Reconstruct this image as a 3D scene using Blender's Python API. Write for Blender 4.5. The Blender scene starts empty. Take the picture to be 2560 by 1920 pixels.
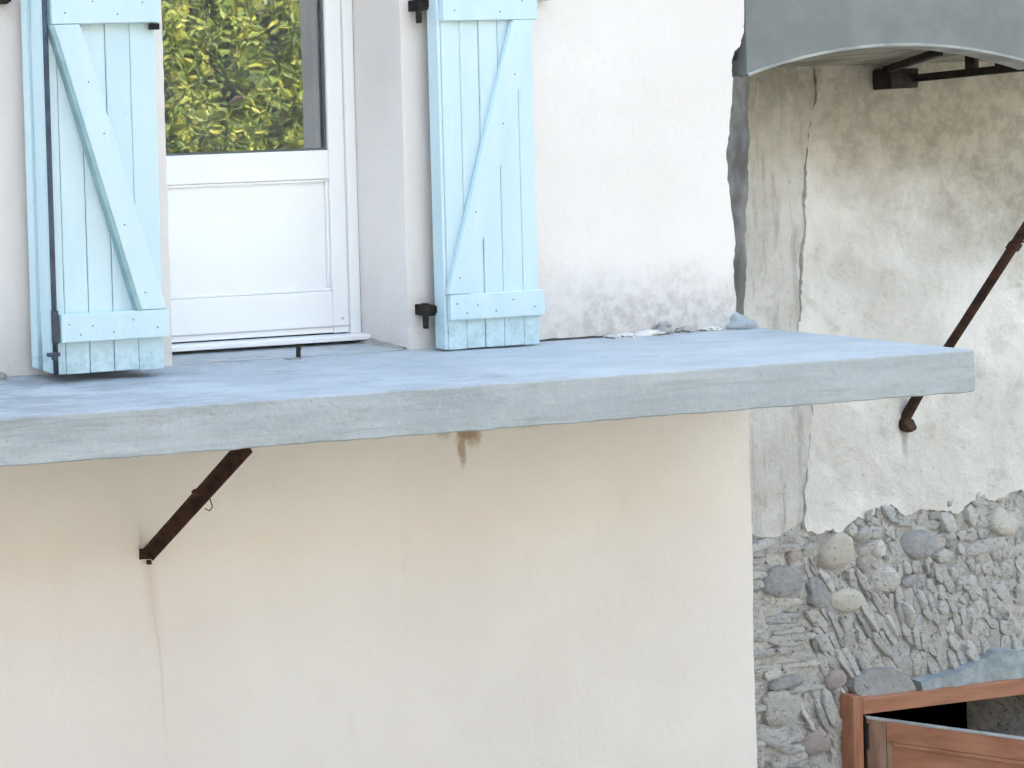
import bpy, bmesh, math, random
import numpy as np
from mathutils import Vector, Matrix, noise
from mathutils.geometry import delaunay_2d_cdt

random.seed(7)
scene = bpy.context.scene
COL = scene.collection
rad = math.radians

# ------------------------------------------------------------------ camera
F = Vector((0.14663305, 0.98907044, -0.01544049))
R = Vector((0.98839865, -0.14712237, -0.03772433))
U = Vector((0.03958366, 0.00972973, 0.99916889))
cd = bpy.data.cameras.new('camera')
cam = bpy.data.objects.new('camera', cd)
COL.objects.link(cam)
rot = Matrix((R, U, -F)).transposed()
cam.matrix_world = Matrix.Translation((-4.8263, -5.2490, 0.9974)) @ rot.to_4x4()
cd.sensor_width = 36.0
cd.lens = 36.0 * 2976.16 / 2560.0
cd.shift_x = (1280 + 1008.62) / 2560.0
cd.shift_y = -(960 - 495.695) / 2560.0
cd.clip_start = 0.05
cd.clip_end = 500
scene.camera = cam

# ------------------------------------------------------------------ sky, sun, exposure
SUN_EL, SUN_AZ = rad(48), rad(12)          # behind the houses: the facade stands in open shade
world = bpy.data.worlds.new('World')
scene.world = world
world.use_nodes = True
wt = world.node_tree
wt.nodes.clear()
sky = wt.nodes.new('ShaderNodeTexSky')
sky.sky_type = 'NISHITA'
sky.sun_disc = False
sky.sun_elevation = SUN_EL
sky.sun_rotation = SUN_AZ
sky.air_density = 1.0
sky.dust_density = 4.0
sky.ozone_density = 0.6
bg = wt.nodes.new('ShaderNodeBackground')
bg.inputs['Strength'].default_value = 0.15
wo = wt.nodes.new('ShaderNodeOutputWorld')
wt.links.new(sky.outputs[0], bg.inputs[0])
wt.links.new(bg.outputs[0], wo.inputs[0])
sl = bpy.data.lights.new('sun', 'SUN')
sl.energy = 2.2
sl.angle = rad(0.5)
sl.color = (1.0, 0.965, 0.91)
sun = bpy.data.objects.new('sun', sl)
COL.objects.link(sun)
sdir = Vector((math.sin(SUN_AZ) * math.cos(SUN_EL), math.cos(SUN_AZ) * math.cos(SUN_EL), math.sin(SUN_EL)))
sun.rotation_euler = sdir.to_track_quat('Z', 'Y').to_euler()
sun.location = (0, 4, 12)
vs = scene.view_settings
vs.view_transform = 'Standard'
vs.look = 'None'
vs.gamma = 1.0
vs.use_curve_mapping = False
vs.exposure = 3.02
try:
    vs.use_white_balance = True
    vs.white_balance_temperature = 7500
    vs.white_balance_tint = 2
except Exception:
    pass
scene.cycles.use_denoising = True
scene.cycles.max_bounces = 6
scene.cycles.diffuse_bounces = 3
scene.cycles.use_adaptive_sampling = True
scene.cycles.adaptive_threshold = 0.04


# ------------------------------------------------------------------ node helper
class NT:
    def __init__(s, name):
        s.m = bpy.data.materials.new(name)
        s.m.use_nodes = True
        s.t = s.m.node_tree
        s.t.nodes.clear()
        s.out = s.t.nodes.new('ShaderNodeOutputMaterial')
        s.geo = None

    def n(s, typ, ins=None, **kw):
        nd = s.t.nodes.new(typ)
        for k, v in kw.items():
            setattr(nd, k, v)
        for k, v in (ins or {}).items():
            s.put(nd.inputs[k], v)
        return nd

    def put(s, sock, v):
        if isinstance(v, bpy.types.NodeSocket):
            s.t.links.new(v, sock)
        elif isinstance(v, (tuple, list)) and len(v) == 3 and sock.type == 'RGBA':
            sock.default_value = (*v, 1)
        else:
            sock.default_value = v

    def pos(s):
        if s.geo is None:
            s.geo = s.n('ShaderNodeNewGeometry')
        return s.geo.outputs['Position']

    def xyz(s):
        sp = s.n('ShaderNodeSeparateXYZ', {0: s.pos()})
        return sp.outputs[0], sp.outputs[1], sp.outputs[2]

    def math(s, op, a, b=0.0, c=0.0, clamp=False):
        nd = s.n('ShaderNodeMath', {0: a, 1: b, 2: c}, operation=op)
        nd.use_clamp = clamp
        return nd.outputs[0]

    def step(s, v, lo, hi, a=0.0, b=1.0):
        nd = s.n('ShaderNodeMapRange', {0: v, 1: lo, 2: hi, 3: a, 4: b})
        nd.interpolation_type = 'SMOOTHSTEP'
        return nd.outputs[0]

    def noise(s, scale, detail=4, rough=0.55, stretch=None, dist=0.0, col=False):
        vec = s.pos()
        if stretch:
            mp = s.n('ShaderNodeMapping', {0: vec})
            mp.inputs['Scale'].default_value = stretch
            vec = mp.outputs[0]
        nd = s.n('ShaderNodeTexNoise', {'Vector': vec, 'Scale': scale, 'Detail': detail, 'Roughness': rough, 'Distortion': dist})
        return nd.outputs[1 if col else 0]

    def mix(s, fac, a, b):
        nd = s.n('ShaderNodeMix', data_type='RGBA')
        s.put(nd.inputs[0], fac)
        s.put(nd.inputs[6], a)
        s.put(nd.inputs[7], b)
        return nd.outputs[2]

    def bump(s, h, strength=0.3, dist=0.01, normal=None):
        ins = {'Height': h, 'Strength': strength, 'Distance': dist}
        if normal is not None:
            ins['Normal'] = normal
        return s.n('ShaderNodeBump', ins).outputs[0]

    def finish(s, color, rough=0.8, normal=None, metal=0.0, spec=0.3):
        ins = {'Base Color': color, 'Roughness': rough, 'Metallic': metal, 'Specular IOR Level': spec}
        if normal is not None:
            ins['Normal'] = normal
        b = s.n('ShaderNodeBsdfPrincipled', ins)
        s.t.links.new(b.outputs[0], s.out.inputs[0])
        return s.m


def simple(name, c1, c2, scale=8, rough=0.8, bump=0.2, bscale=60, bdist=0.004, metal=0.0, spec=0.3, stretch=None, lo=0.35, hi=0.65):
    t = NT(name)
    f = t.step(t.noise(scale, 4, 0.6, stretch), lo, hi)
    n = t.bump(t.noise(bscale, 3, 0.6, stretch), bump, bdist)
    return t.finish(t.mix(f, c1, c2), rough, n, metal, spec)


# ------------------------------------------------------------------ materials
def m_render():
    t = NT('white_render')
    x, y, z = t.xyz()
    big = t.noise(0.9, 4, 0.6)
    col = t.mix(t.step(big, 0.3, 0.7), (0.74, 0.70, 0.675), (0.79, 0.76, 0.74))
    fine = t.noise(9, 5, 0.65)
    col = t.mix(t.step(fine, 0.55, 0.8, 0, 0.25), col, (0.63, 0.605, 0.585))
    # splash dirt above the balcony slab
    band = t.step(t.math('ADD', z, t.math('MULTIPLY', t.math('SUBTRACT', t.noise(3.5, 5, 0.65), 0.5), 0.55)), 0.46, 0.02)
    band = t.math('MULTIPLY', band, t.step(z, -0.05, 0.0))
    bx = t.step(x, 0.60, 1.05, 0.25, 1.0)
    blot = t.step(t.noise(16, 6, 0.7), 0.36, 0.66, 0.35, 1.0)
    dirt = t.math('MULTIPLY', t.math('MULTIPLY', band, bx), blot)
    col = t.mix(t.math('MULTIPLY', dirt, 0.72), col, (0.38, 0.345, 0.315))
    fleck = t.math('MULTIPLY', t.step(t.noise(34, 3, 0.6), 0.60, 0.68), t.math('MULTIPLY', band, t.step(z, 0.2, 0.06)))
    col = t.mix(t.math('MULTIPLY', fleck, 0.7), col, (0.78, 0.76, 0.72))
    # brown run-off stains below the slab
    nz = t.noise(14, 5, 0.65)
    def blob(cx, cz, rx, rz, pw):
        a = t.math('DIVIDE', t.math('SUBTRACT', x, cx), rx)
        b = t.math('DIVIDE', t.math('SUBTRACT', z, cz), rz)
        d = t.math('SQRT', t.math('ADD', t.math('MULTIPLY', a, a), t.math('MULTIPLY', b, b)))
        d = t.math('ADD', d, t.math('MULTIPLY', t.math('SUBTRACT', nz, 0.5), 1.4))
        return t.step(d, 1.0, 0.35, 0, pw)
    st = t.math('MAXIMUM', blob(0.315, -0.40, 0.10, 0.15, 0.85), blob(0.19, -0.38, 0.08, 0.08, 0.75))
    st = t.math('MAXIMUM', st, blob(0.285, -0.50, 0.035, 0.14, 0.7))
    st = t.math('MAXIMUM', st, blob(0.68, -0.38, 0.12, 0.07, 0.45))
    st = t.math('MULTIPLY', st, t.step(z, -0.17, -0.19))
    col = t.mix(st, col, (0.30, 0.185, 0.10))
    vst = t.noise(5, 4, 0.6, (1, 1, 0.16), 0.3)
    col = t.mix(t.math('MULTIPLY', t.step(vst, 0.56, 0.74, 0, 0.10), t.step(z, -0.1, -0.2)), col, (0.58, 0.53, 0.46))
    # rusty hairline below the strut foot
    wob = t.math('MULTIPLY', t.math('SUBTRACT', t.noise(2.0, 3, 0.5), 0.5), 0.10)
    lx = t.math('ADD', t.math('MULTIPLY', t.math('ADD', z, 0.93), -0.085), -1.435)
    dl = t.math('ABSOLUTE', t.math('SUBTRACT', x, t.math('ADD', lx, wob)))
    line = t.math('MULTIPLY', t.step(dl, 0.012, 0.002), t.step(z, -2.1, -1.1))
    halo = t.math('MULTIPLY', t.step(dl, 0.06, 0.0, 0, 0.25), t.step(z, -1.5, -0.95))
    line = t.math('MULTIPLY', t.math('MAXIMUM', t.math('MULTIPLY', line, 0.28), halo), t.step(z, -0.89, -0.93))
    col = t.mix(line, col, (0.46, 0.33, 0.22))
    hgt = t.math('ADD', t.math('MULTIPLY', t.noise(150, 2, 0.6), 0.35), t.noise(20, 3, 0.55))
    nb = t.bump(hgt, 0.38, 0.008)
    return t.finish(col, 0.9, nb, spec=0.15)


def m_slab():
    t = NT('balcony_concrete')
    x, y, z = t.xyz()
    a = t.noise(5, 6, 0.65, (0.35, 1, 2.2))
    col = t.mix(t.step(a, 0.30, 0.72), (0.335, 0.378, 0.415), (0.45, 0.495, 0.535))
    b = t.noise(26, 5, 0.7)
    col = t.mix(t.step(b, 0.50, 0.72, 0, 0.5), col, (0.50, 0.545, 0.56))
    c = t.noise(18, 5, 0.7, (0.5, 1, 1.6))
    col = t.mix(t.step(c, 0.58, 0.72, 0, 0.6), col, (0.24, 0.275, 0.285))
    pit = t.noise(75, 3, 0.7)
    col = t.mix(t.step(pit, 0.62, 0.70, 0, 0.6), col, (0.20, 0.225, 0.24))
    s = t.noise(8, 5, 0.7, (0.14, 1, 3.2), 0.9)
    col = t.mix(t.step(s, 0.53, 0.66, 0, 0.5), col, (0.27, 0.305, 0.315))
    pour = t.step(x, -0.200, -0.192)
    col = t.mix(t.math('MULTIPLY', pour, 0.22), col, (0.48, 0.53, 0.54))
    # worn dark patch on the deck beside the left shutters
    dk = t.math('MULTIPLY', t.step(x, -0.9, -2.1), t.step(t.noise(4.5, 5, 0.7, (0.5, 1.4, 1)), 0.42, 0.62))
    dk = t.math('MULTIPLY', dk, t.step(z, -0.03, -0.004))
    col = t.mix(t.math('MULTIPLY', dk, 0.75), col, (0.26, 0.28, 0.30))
    # warm mortar smears near the wall
    mo = t.math('MULTIPLY', t.step(y, -0.22, 0.0), t.step(t.noise(9, 5, 0.7), 0.45, 0.65))
    col = t.mix(t.math('MULTIPLY', mo, 0.6), col, (0.52, 0.50, 0.475))
    nb = t.bump(t.noise(30, 5, 0.75), 0.6, 0.012)
    return t.finish(col, 0.85, nb, spec=0.25)


def m_old_plaster(name='old_plaster', g=1.0, streak=False):
    t = NT(name)
    x, y, z = t.xyz()
    w = t.noise(1.7, 5, 0.62, None, 0.4)
    col = t.mix(t.step(w, 0.32, 0.66), (0.64 * g, 0.625 * g, 0.60 * g), (0.79 * g, 0.785 * g, 0.775 * g))
    p = t.noise(6.5, 6, 0.7)
    col = t.mix(t.step(p, 0.52, 0.72, 0, 0.6), col, (0.48 * g, 0.465 * g, 0.43 * g))
    q = t.noise(15, 5, 0.7)
    col = t.mix(t.step(q, 0.62, 0.72, 0, 0.7), col, (0.74 * g, 0.73 * g, 0.70 * g))
    k = t.noise(21, 4, 0.7)
    col = t.mix(t.step(k, 0.65, 0.72, 0, 0.45), col, (0.25, 0.235, 0.20))
    # olive-brown weather stain from the upper right, darkened to deepen shade below the balcony
    d = t.math('ADD', z, t.math('MULTIPLY', t.math('SUBTRACT', x, 3.25), 0.46))
    d = t.math('ADD', d, t.math('MULTIPLY', t.math('SUBTRACT', t.noise(2.2, 6, 0.65), 0.5), 1.1))
    st = t.step(d, 0.66, 1.45, 0, 0.78)
    col = t.mix(st, col, t.mix(t.step(t.noise(11, 5, 0.7), 0.35, 0.65), (0.24, 0.215, 0.165), (0.40, 0.375, 0.315)))
    dx_ = t.math('ABSOLUTE', t.math('ADD', t.math('SUBTRACT', x, 4.262), t.math('MULTIPLY', t.math('SUBTRACT', p, 0.5), 0.06)))
    run = t.math('MULTIPLY', t.step(dx_, 0.035, 0.008), t.math('MULTIPLY', t.step(z, -1.08, -0.90), t.step(z, -0.80, -0.84)))
    col = t.mix(t.math('MULTIPLY', run, 0.75), col, (0.25, 0.225, 0.20))
    if streak:
        v = t.noise(16, 5, 0.65, (1, 1, 0.12))
        col = t.mix(t.step(v, 0.50, 0.66, 0, 0.6), col, (0.34, 0.33, 0.305))
        col = t.mix(t.step(v, 0.44, 0.34, 0, 0.5), col, (0.66, 0.65, 0.62))
    nb = t.bump(t.noise(14, 6, 0.75), 0.85, 0.022)
    return t.finish(col, 0.95, nb, spec=0.1)


def m_stone(name, stops, contrast=0.75):
    t = NT(name)
    oi = t.n('ShaderNodeObjectInfo')
    cr = t.n('ShaderNodeValToRGB', {0: oi.outputs['Random']})
    cr.color_ramp.interpolation = 'LINEAR'
    els = cr.color_ramp.elements
    els[0].position, els[0].color = 0.0, (*stops[0], 1)
    els[1].position, els[1].color = 1.0, (*stops[-1], 1)
    for i, c in enumerate(stops[1:-1], 1):
        e = els.new(i / (len(stops) - 1))
        e.color = (*c, 1)
    col = cr.outputs[0]
    col = t.mix(t.step(t.noise(16, 5, 0.7), 0.40, 0.66, 0, contrast), col, (0.46, 0.455, 0.44))
    col = t.mix(t.step(t.noise(30, 5, 0.7, (1, 1, 1.8)), 0.52, 0.68, 0, contrast), col, (0.155, 0.155, 0.16))
    fl = t.noise(34, 4, 0.75, None, 0.8)
    col = t.mix(t.step(fl, 0.60, 0.67, 0, 0.75), col, (0.09, 0.088, 0.085))
    col = t.mix(t.step(fl, 0.36, 0.30, 0, 0.6), col, (0.58, 0.57, 0.55))
    nb = t.bump(t.noise(24, 5, 0.75), 0.9, 0.016)
    return t.finish(col, 0.9, nb, spec=0.15)


def m_mortar():
    t = NT('rubble_mortar')
    col = t.mix(t.step(t.noise(12, 5, 0.7), 0.35, 0.65), (0.36, 0.352, 0.34), (0.54, 0.53, 0.51))
    fl = t.noise(30, 4, 0.75, (1.4, 1, 0.7), 0.8)
    col = t.mix(t.step(fl, 0.56, 0.65, 0, 0.85), col, (0.085, 0.083, 0.08))
    col = t.mix(t.step(fl, 0.38, 0.30, 0, 0.7), col, (0.58, 0.57, 0.55))
    return t.finish(col, 0.95, t.bump(t.noise(32, 4, 0.75), 0.9, 0.02), spec=0.1)


def m_fill():
    t = NT('rubble_fill')
    geo = t.n('ShaderNodeNewGeometry')
    cr = t.n('ShaderNodeValToRGB', {0: geo.outputs['Random Per Island']})
    e = cr.color_ramp.elements
    e[0].color, e[1].color = (0.28, 0.285, 0.29, 1), (0.52, 0.51, 0.485, 1)
    col = t.mix(t.step(t.noise(22, 4, 0.7), 0.42, 0.66, 0, 0.5), cr.outputs[0], (0.16, 0.16, 0.16))
    return t.finish(col, 0.9, t.bump(t.noise(30, 4, 0.7), 0.7, 0.012), spec=0.15)


def m_paint():
    t = NT('pale_blue_paint')
    x, y, z = t.xyz()
    oi = t.n('ShaderNodeObjectInfo')
    col = t.mix(oi.outputs['Random'], (0.535, 0.70, 0.765), (0.575, 0.73, 0.79))
    g = t.noise(7, 5, 0.65, (1, 1, 0.12))
    col = t.mix(t.step(g, 0.42, 0.68, 0, 0.6), col, (0.485, 0.655, 0.725))
    low = t.math('MULTIPLY', t.step(z, 0.20, 0.09), t.step(t.noise(24, 5, 0.7), 0.40, 0.66))
    col = t.mix(t.math('MULTIPLY', low, 0.5), col, (0.30, 0.42, 0.45))
    sp = t.step(t.noise(55, 2, 0.5), 0.70, 0.76)
    col = t.mix(t.math('MULTIPLY', sp, 0.5), col, (0.30, 0.45, 0.52))
    nb = t.bump(t.noise(45, 4, 0.65, (1, 1, 0.06)), 0.35, 0.004)
    return t.finish(col, 0.55, nb, spec=0.35)


def m_leaf(name, c1, c2, c3):
    t = NT(name)
    geo = t.n('ShaderNodeNewGeometry')
    cr = t.n('ShaderNodeValToRGB', {0: geo.outputs['Random Per Island']})
    e = cr.color_ramp.elements
    e[0].color, e[1].color = (*c1, 1), (*c3, 1)
    m = e.new(0.5)
    m.color = (*c2, 1)
    d = t.n('ShaderNodeBsdfPrincipled', {'Base Color': cr.outputs[0], 'Roughness': 0.5})
    tr = t.n('ShaderNodeBsdfTranslucent', {0: cr.outputs[0]})
    mx = t.n('ShaderNodeMixShader', {0: 0.4, 1: d.outputs[0], 2: tr.outputs[0]})
    t.t.links.new(mx.outputs[0], t.out.inputs[0])
    return t.m


def m_glass():
    t = NT('window_glass')
    nb = t.bump(t.noise(3.0, 2, 0.5), 0.12, 0.01)
    gl = t.n('ShaderNodeBsdfGlossy', {'Color': (0.95, 0.98, 1.0), 'Roughness': 0.0, 'Normal': nb})
    tr = t.n('ShaderNodeBsdfTransparent', {'Color': (0.75, 0.8, 0.8)})
    fr = t.n('ShaderNodeFresnel', {'IOR': 4.0})
    mx0 = t.n('ShaderNodeMixShader', {0: fr.outputs[0], 1: tr.outputs[0], 2: gl.outputs[0]})
    du_ = t.n('ShaderNodeBsdfDiffuse', {'Color': (0.7, 0.72, 0.74)})
    haze_veil = t.step(t.noise(5, 4, 0.6), 0.3, 0.8, 0.06, 0.11)  # pale diffuse veil painted over the pane for a hazy reflection
    mx = t.n('ShaderNodeMixShader', {0: haze_veil, 1: mx0.outputs[0], 2: du_.outputs[0]})
    t.t.links.new(mx.outputs[0], t.out.inputs[0])
    return t.m


MAT = dict(
    render=m_render(), slab=m_slab(), plaster=m_old_plaster(), plaster2=m_old_plaster('old_plaster_strip', 0.86, True),
    paint=m_paint(), glass=m_glass(),
    gapshade=simple('dark_gap_shade', (0.045, 0.044, 0.042), (0.085, 0.083, 0.08), 9, 0.95, 0.5, 30, 0.01),  # near-black that stands for shade in narrow gaps
    teal=simple('teal_edge_shade', (0.22, 0.36, 0.40), (0.29, 0.44, 0.47), 12, 0.6, 0.1),  # darker teal that stands for the brace's shaded side
    cement=simple('raw_cement', (0.095, 0.093, 0.088), (0.20, 0.196, 0.188), 9, 0.95, 0.6, 30, 0.015, stretch=(1, 1, 0.35)),
    fascia=simple('grey_fascia_cement', (0.180, 0.192, 0.188), (0.218, 0.230, 0.225), 3.0, 0.9, 0.25, 40, 0.006),
    fascia_edge=simple('pale_edge_cement', (0.27, 0.28, 0.275), (0.40, 0.41, 0.40), 6, 0.9, 0.3, 40, 0.006),
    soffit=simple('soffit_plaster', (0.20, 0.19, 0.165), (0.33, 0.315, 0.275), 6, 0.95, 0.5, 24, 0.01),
    pvc=simple('white_plastic', (0.88, 0.90, 0.905), (0.90, 0.92, 0.925), 2, 0.35, 0.03, 20, 0.002, spec=0.4),
    pale=simple('pale_mortar', (0.56, 0.535, 0.50), (0.72, 0.695, 0.66), 12, 0.95, 0.6, 60, 0.01),
    bluemortar=simple('blue_grey_mortar', (0.33, 0.37, 0.395), (0.43, 0.47, 0.495), 8, 0.95, 0.6, 50, 0.01),
    greychunk=simple('grey_mortar', (0.30, 0.29, 0.275), (0.42, 0.41, 0.39), 14, 0.95, 0.6, 60, 0.01),
    rust=simple('rusty_iron', (0.026, 0.015, 0.011), (0.075, 0.034, 0.022), 14, 0.8, 0.5, 60, 0.004, 0.2, 0.3),
    darkiron=simple('black_iron', (0.012, 0.011, 0.012), (0.035, 0.028, 0.024), 16, 0.75, 0.5, 60, 0.004, 0.2, 0.3),
    blueiron=simple('blue_black_iron', (0.030, 0.042, 0.062), (0.062, 0.082, 0.112), 10, 0.6, 0.3, 60, 0.003, 0.1, 0.4),
    wood=simple('reddish_stained_wood', (0.29, 0.125, 0.075), (0.43, 0.205, 0.13), 7, 0.75, 0.3, 30, 0.005, stretch=(0.35, 1, 2.2), lo=0.25, hi=0.75),
    woodv=simple('reddish_stained_post', (0.28, 0.115, 0.068), (0.41, 0.19, 0.12), 9, 0.7, 0.35, 30, 0.005, stretch=(3, 1, 0.25)),
    wood2=simple('weathered_brown_wood', (0.20, 0.115, 0.082), (0.33, 0.215, 0.16), 9, 0.8, 0.4, 30, 0.005, stretch=(3, 1, 0.3)),
    mortar=m_mortar(),
    stone=m_stone('rubble_stone', [(0.36, 0.365, 0.37), (0.50, 0.495, 0.485), (0.41, 0.415, 0.42), (0.57, 0.56, 0.54), (0.44, 0.43, 0.425), (0.53, 0.52, 0.50), (0.39, 0.39, 0.395)]),
    stonefill=m_fill(),
    cream=m_stone('cream_stone', [(0.50, 0.475, 0.43), (0.56, 0.54, 0.495)], 0.3),
    white=m_stone('white_stone', [(0.60, 0.60, 0.585), (0.66, 0.655, 0.63)], 0.2),
    slate=m_stone('blue_slate', [(0.28, 0.288, 0.30), (0.33, 0.338, 0.35)], 0.4),
    purple=m_stone('purple_stone', [(0.34, 0.30, 0.30), (0.40, 0.34, 0.335)], 0.3),
    lintel=simple('blue_grey_lintel', (0.235, 0.285, 0.315), (0.36, 0.41, 0.435), 9, 0.9, 0.5, 40, 0.012),
    dark=simple('dark_interior', (0.010, 0.010, 0.011), (0.018, 0.018, 0.018), 3, 0.9, 0.1, 20, 0.01),
    ground=simple('sunlit_road', (0.122, 0.119, 0.117), (0.17, 0.166, 0.162), 0.7, 0.95, 0.3, 30, 0.01),
    oppstone=simple('grey_stone_facade', (0.112, 0.110, 0.108), (0.165, 0.162, 0.158), 2.5, 0.9, 0.3, 20, 0.02),
    opposite=simple('blue_grey_facade', (0.19, 0.235, 0.275), (0.21, 0.255, 0.295), 1.5, 0.9, 0.2, 40, 0.006),
    tile=simple('clay_roof', (0.30, 0.13, 0.08), (0.42, 0.20, 0.12), 5, 0.9, 0.4, 20, 0.02),
    bark=simple('tree_bark', (0.06, 0.045, 0.03), (0.13, 0.10, 0.07), 9, 0.95, 0.8, 25, 0.03, stretch=(1, 1, 0.3)),
    leaf=m_leaf('yellow_green_leaves', (0.07, 0.13, 0.035), (0.20, 0.26, 0.05), (0.38, 0.37, 0.065)),
    leaf2=m_leaf('blue_green_leaves', (0.035, 0.065, 0.035), (0.07, 0.11, 0.055), (0.16, 0.21, 0.10)),
)


# ------------------------------------------------------------------ object helpers
def thing(name, loc, label, cat, group=None):
    o = bpy.data.objects.new(name, None)
    o.empty_display_size = 0.3
    o.location = loc
    COL.objects.link(o)
    o['label'] = label
    o['category'] = cat
    if group:
        o['group'] = group
    o.matrix_world = Matrix.Translation(loc)
    return o


def world_loc(o):
    m = Matrix.Identity(4)
    while o is not None:
        m = (Matrix.Translation(o.location)) @ m
        o = o.parent
    return m.to_translation()


def link(name, me, mat, parent=None, origin=None):
    """link a mesh given in world coordinates, moving its origin to the middle of its box"""
    if origin is None:
        co = np.array([v.co for v in me.vertices])
        origin = Vector(((co.min(0) + co.max(0)) / 2).tolist())
    me.transform(Matrix.Translation(-origin))
    o = bpy.data.objects.new(name, me)
    if mat:
        me.materials.append(MAT[mat] if isinstance(mat, str) else mat)
    COL.objects.link(o)
    if parent is not None:
        o.parent = parent
        o.location = origin - world_loc(parent)
    else:
        o.location = origin
    return o


def bm_obj(name, bm, mat, parent=None, smooth=False):
    bmesh.ops.recalc_face_normals(bm, faces=bm.faces)
    me = bpy.data.meshes.new(name)
    bm.to_mesh(me)
    bm.free()
    if smooth:
        for p in me.polygons:
            p.use_smooth = True
    return link(name, me, mat, parent)


def add_box(bm, x0, x1, y0, y1, z0, z1, bev=0.0, jit=0.0):
    vs_ = [bm.verts.new((x + random.uniform(-jit, jit), y + random.uniform(-jit, jit), z + random.uniform(-jit, jit)))
           for x in (x0, x1) for y in (y0, y1) for z in (z0, z1)]
    fs = [bm.faces.new([vs_[i] for i in q]) for q in ((0, 1, 3, 2), (4, 6, 7, 5), (0, 4, 5, 1), (2, 3, 7, 6), (0, 2, 6, 4), (1, 5, 7, 3))]
    if bev > 0:
        es = list({e for f in fs for e in f.edges})
        bmesh.ops.bevel(bm, geom=es, offset=bev, segments=2, affect='EDGES', profile=0.6)


def box(name, d, mat, parent=None, bev=0.0, jit=0.0):
    bm = bmesh.new()
    add_box(bm, *d, bev=bev, jit=jit)
    return bm_obj(name, bm, mat, parent)


def add_bar(bm, p, q, w, h, up=Vector((1, 0, 0)), bev=0.0):
    p, q = Vector(p), Vector(q)
    d = (q - p).normalized()
    a = up - d * up.dot(d)
    a.normalize()
    b = d.cross(a)
    vs_ = [bm.verts.new(c + a * sa * w / 2 + b * sb * h / 2) for c in (p, q) for sa in (-1, 1) for sb in (-1, 1)]
    fs = [bm.faces.new([vs_[i] for i in f]) for f in ((0, 1, 3, 2), (4, 6, 7, 5), (0, 4, 5, 1), (2, 3, 7, 6), (0, 2, 6, 4), (1, 5, 7, 3))]
    if bev > 0:
        bmesh.ops.bevel(bm, geom=list({e for f in fs for e in f.edges}), offset=bev, segments=1, affect='EDGES')


def add_tube(bm, pts, r, seg=8):
    pts = [Vector(p) for p in pts]
    rings = []
    for i, p in enumerate(pts):
        d = (pts[min(i + 1, len(pts) - 1)] - pts[max(i - 1, 0)]).normalized()
        a = d.orthogonal().normalized() if i == 0 else (a - d * a.dot(d)).normalized()
        b = d.cross(a)
        rr = r[i] if isinstance(r, (list, tuple)) else r
        rings.append([bm.verts.new(p + a * rr * math.cos(2 * math.pi * k / seg) + b * rr * math.sin(2 * math.pi * k / seg)) for k in range(seg)])
    for i in range(len(rings) - 1):
        for k in range(seg):
            bm.faces.new((rings[i][k], rings[i][(k + 1) % seg], rings[i + 1][(k + 1) % seg], rings[i + 1][k]))
    bm.faces.new(rings[0][::-1])
    bm.faces.new(rings[-1])


def inside(p, poly):
    x, y = p
    c = False
    n = len(poly)
    for i in range(n):
        x0, y0 = poly[i]
        x1, y1 = poly[(i + 1) % n]
        if (y0 > y) != (y1 > y) and x < (x1 - x0) * (y - y0) / (y1 - y0) + x0:
            c = not c
    return c


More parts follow.
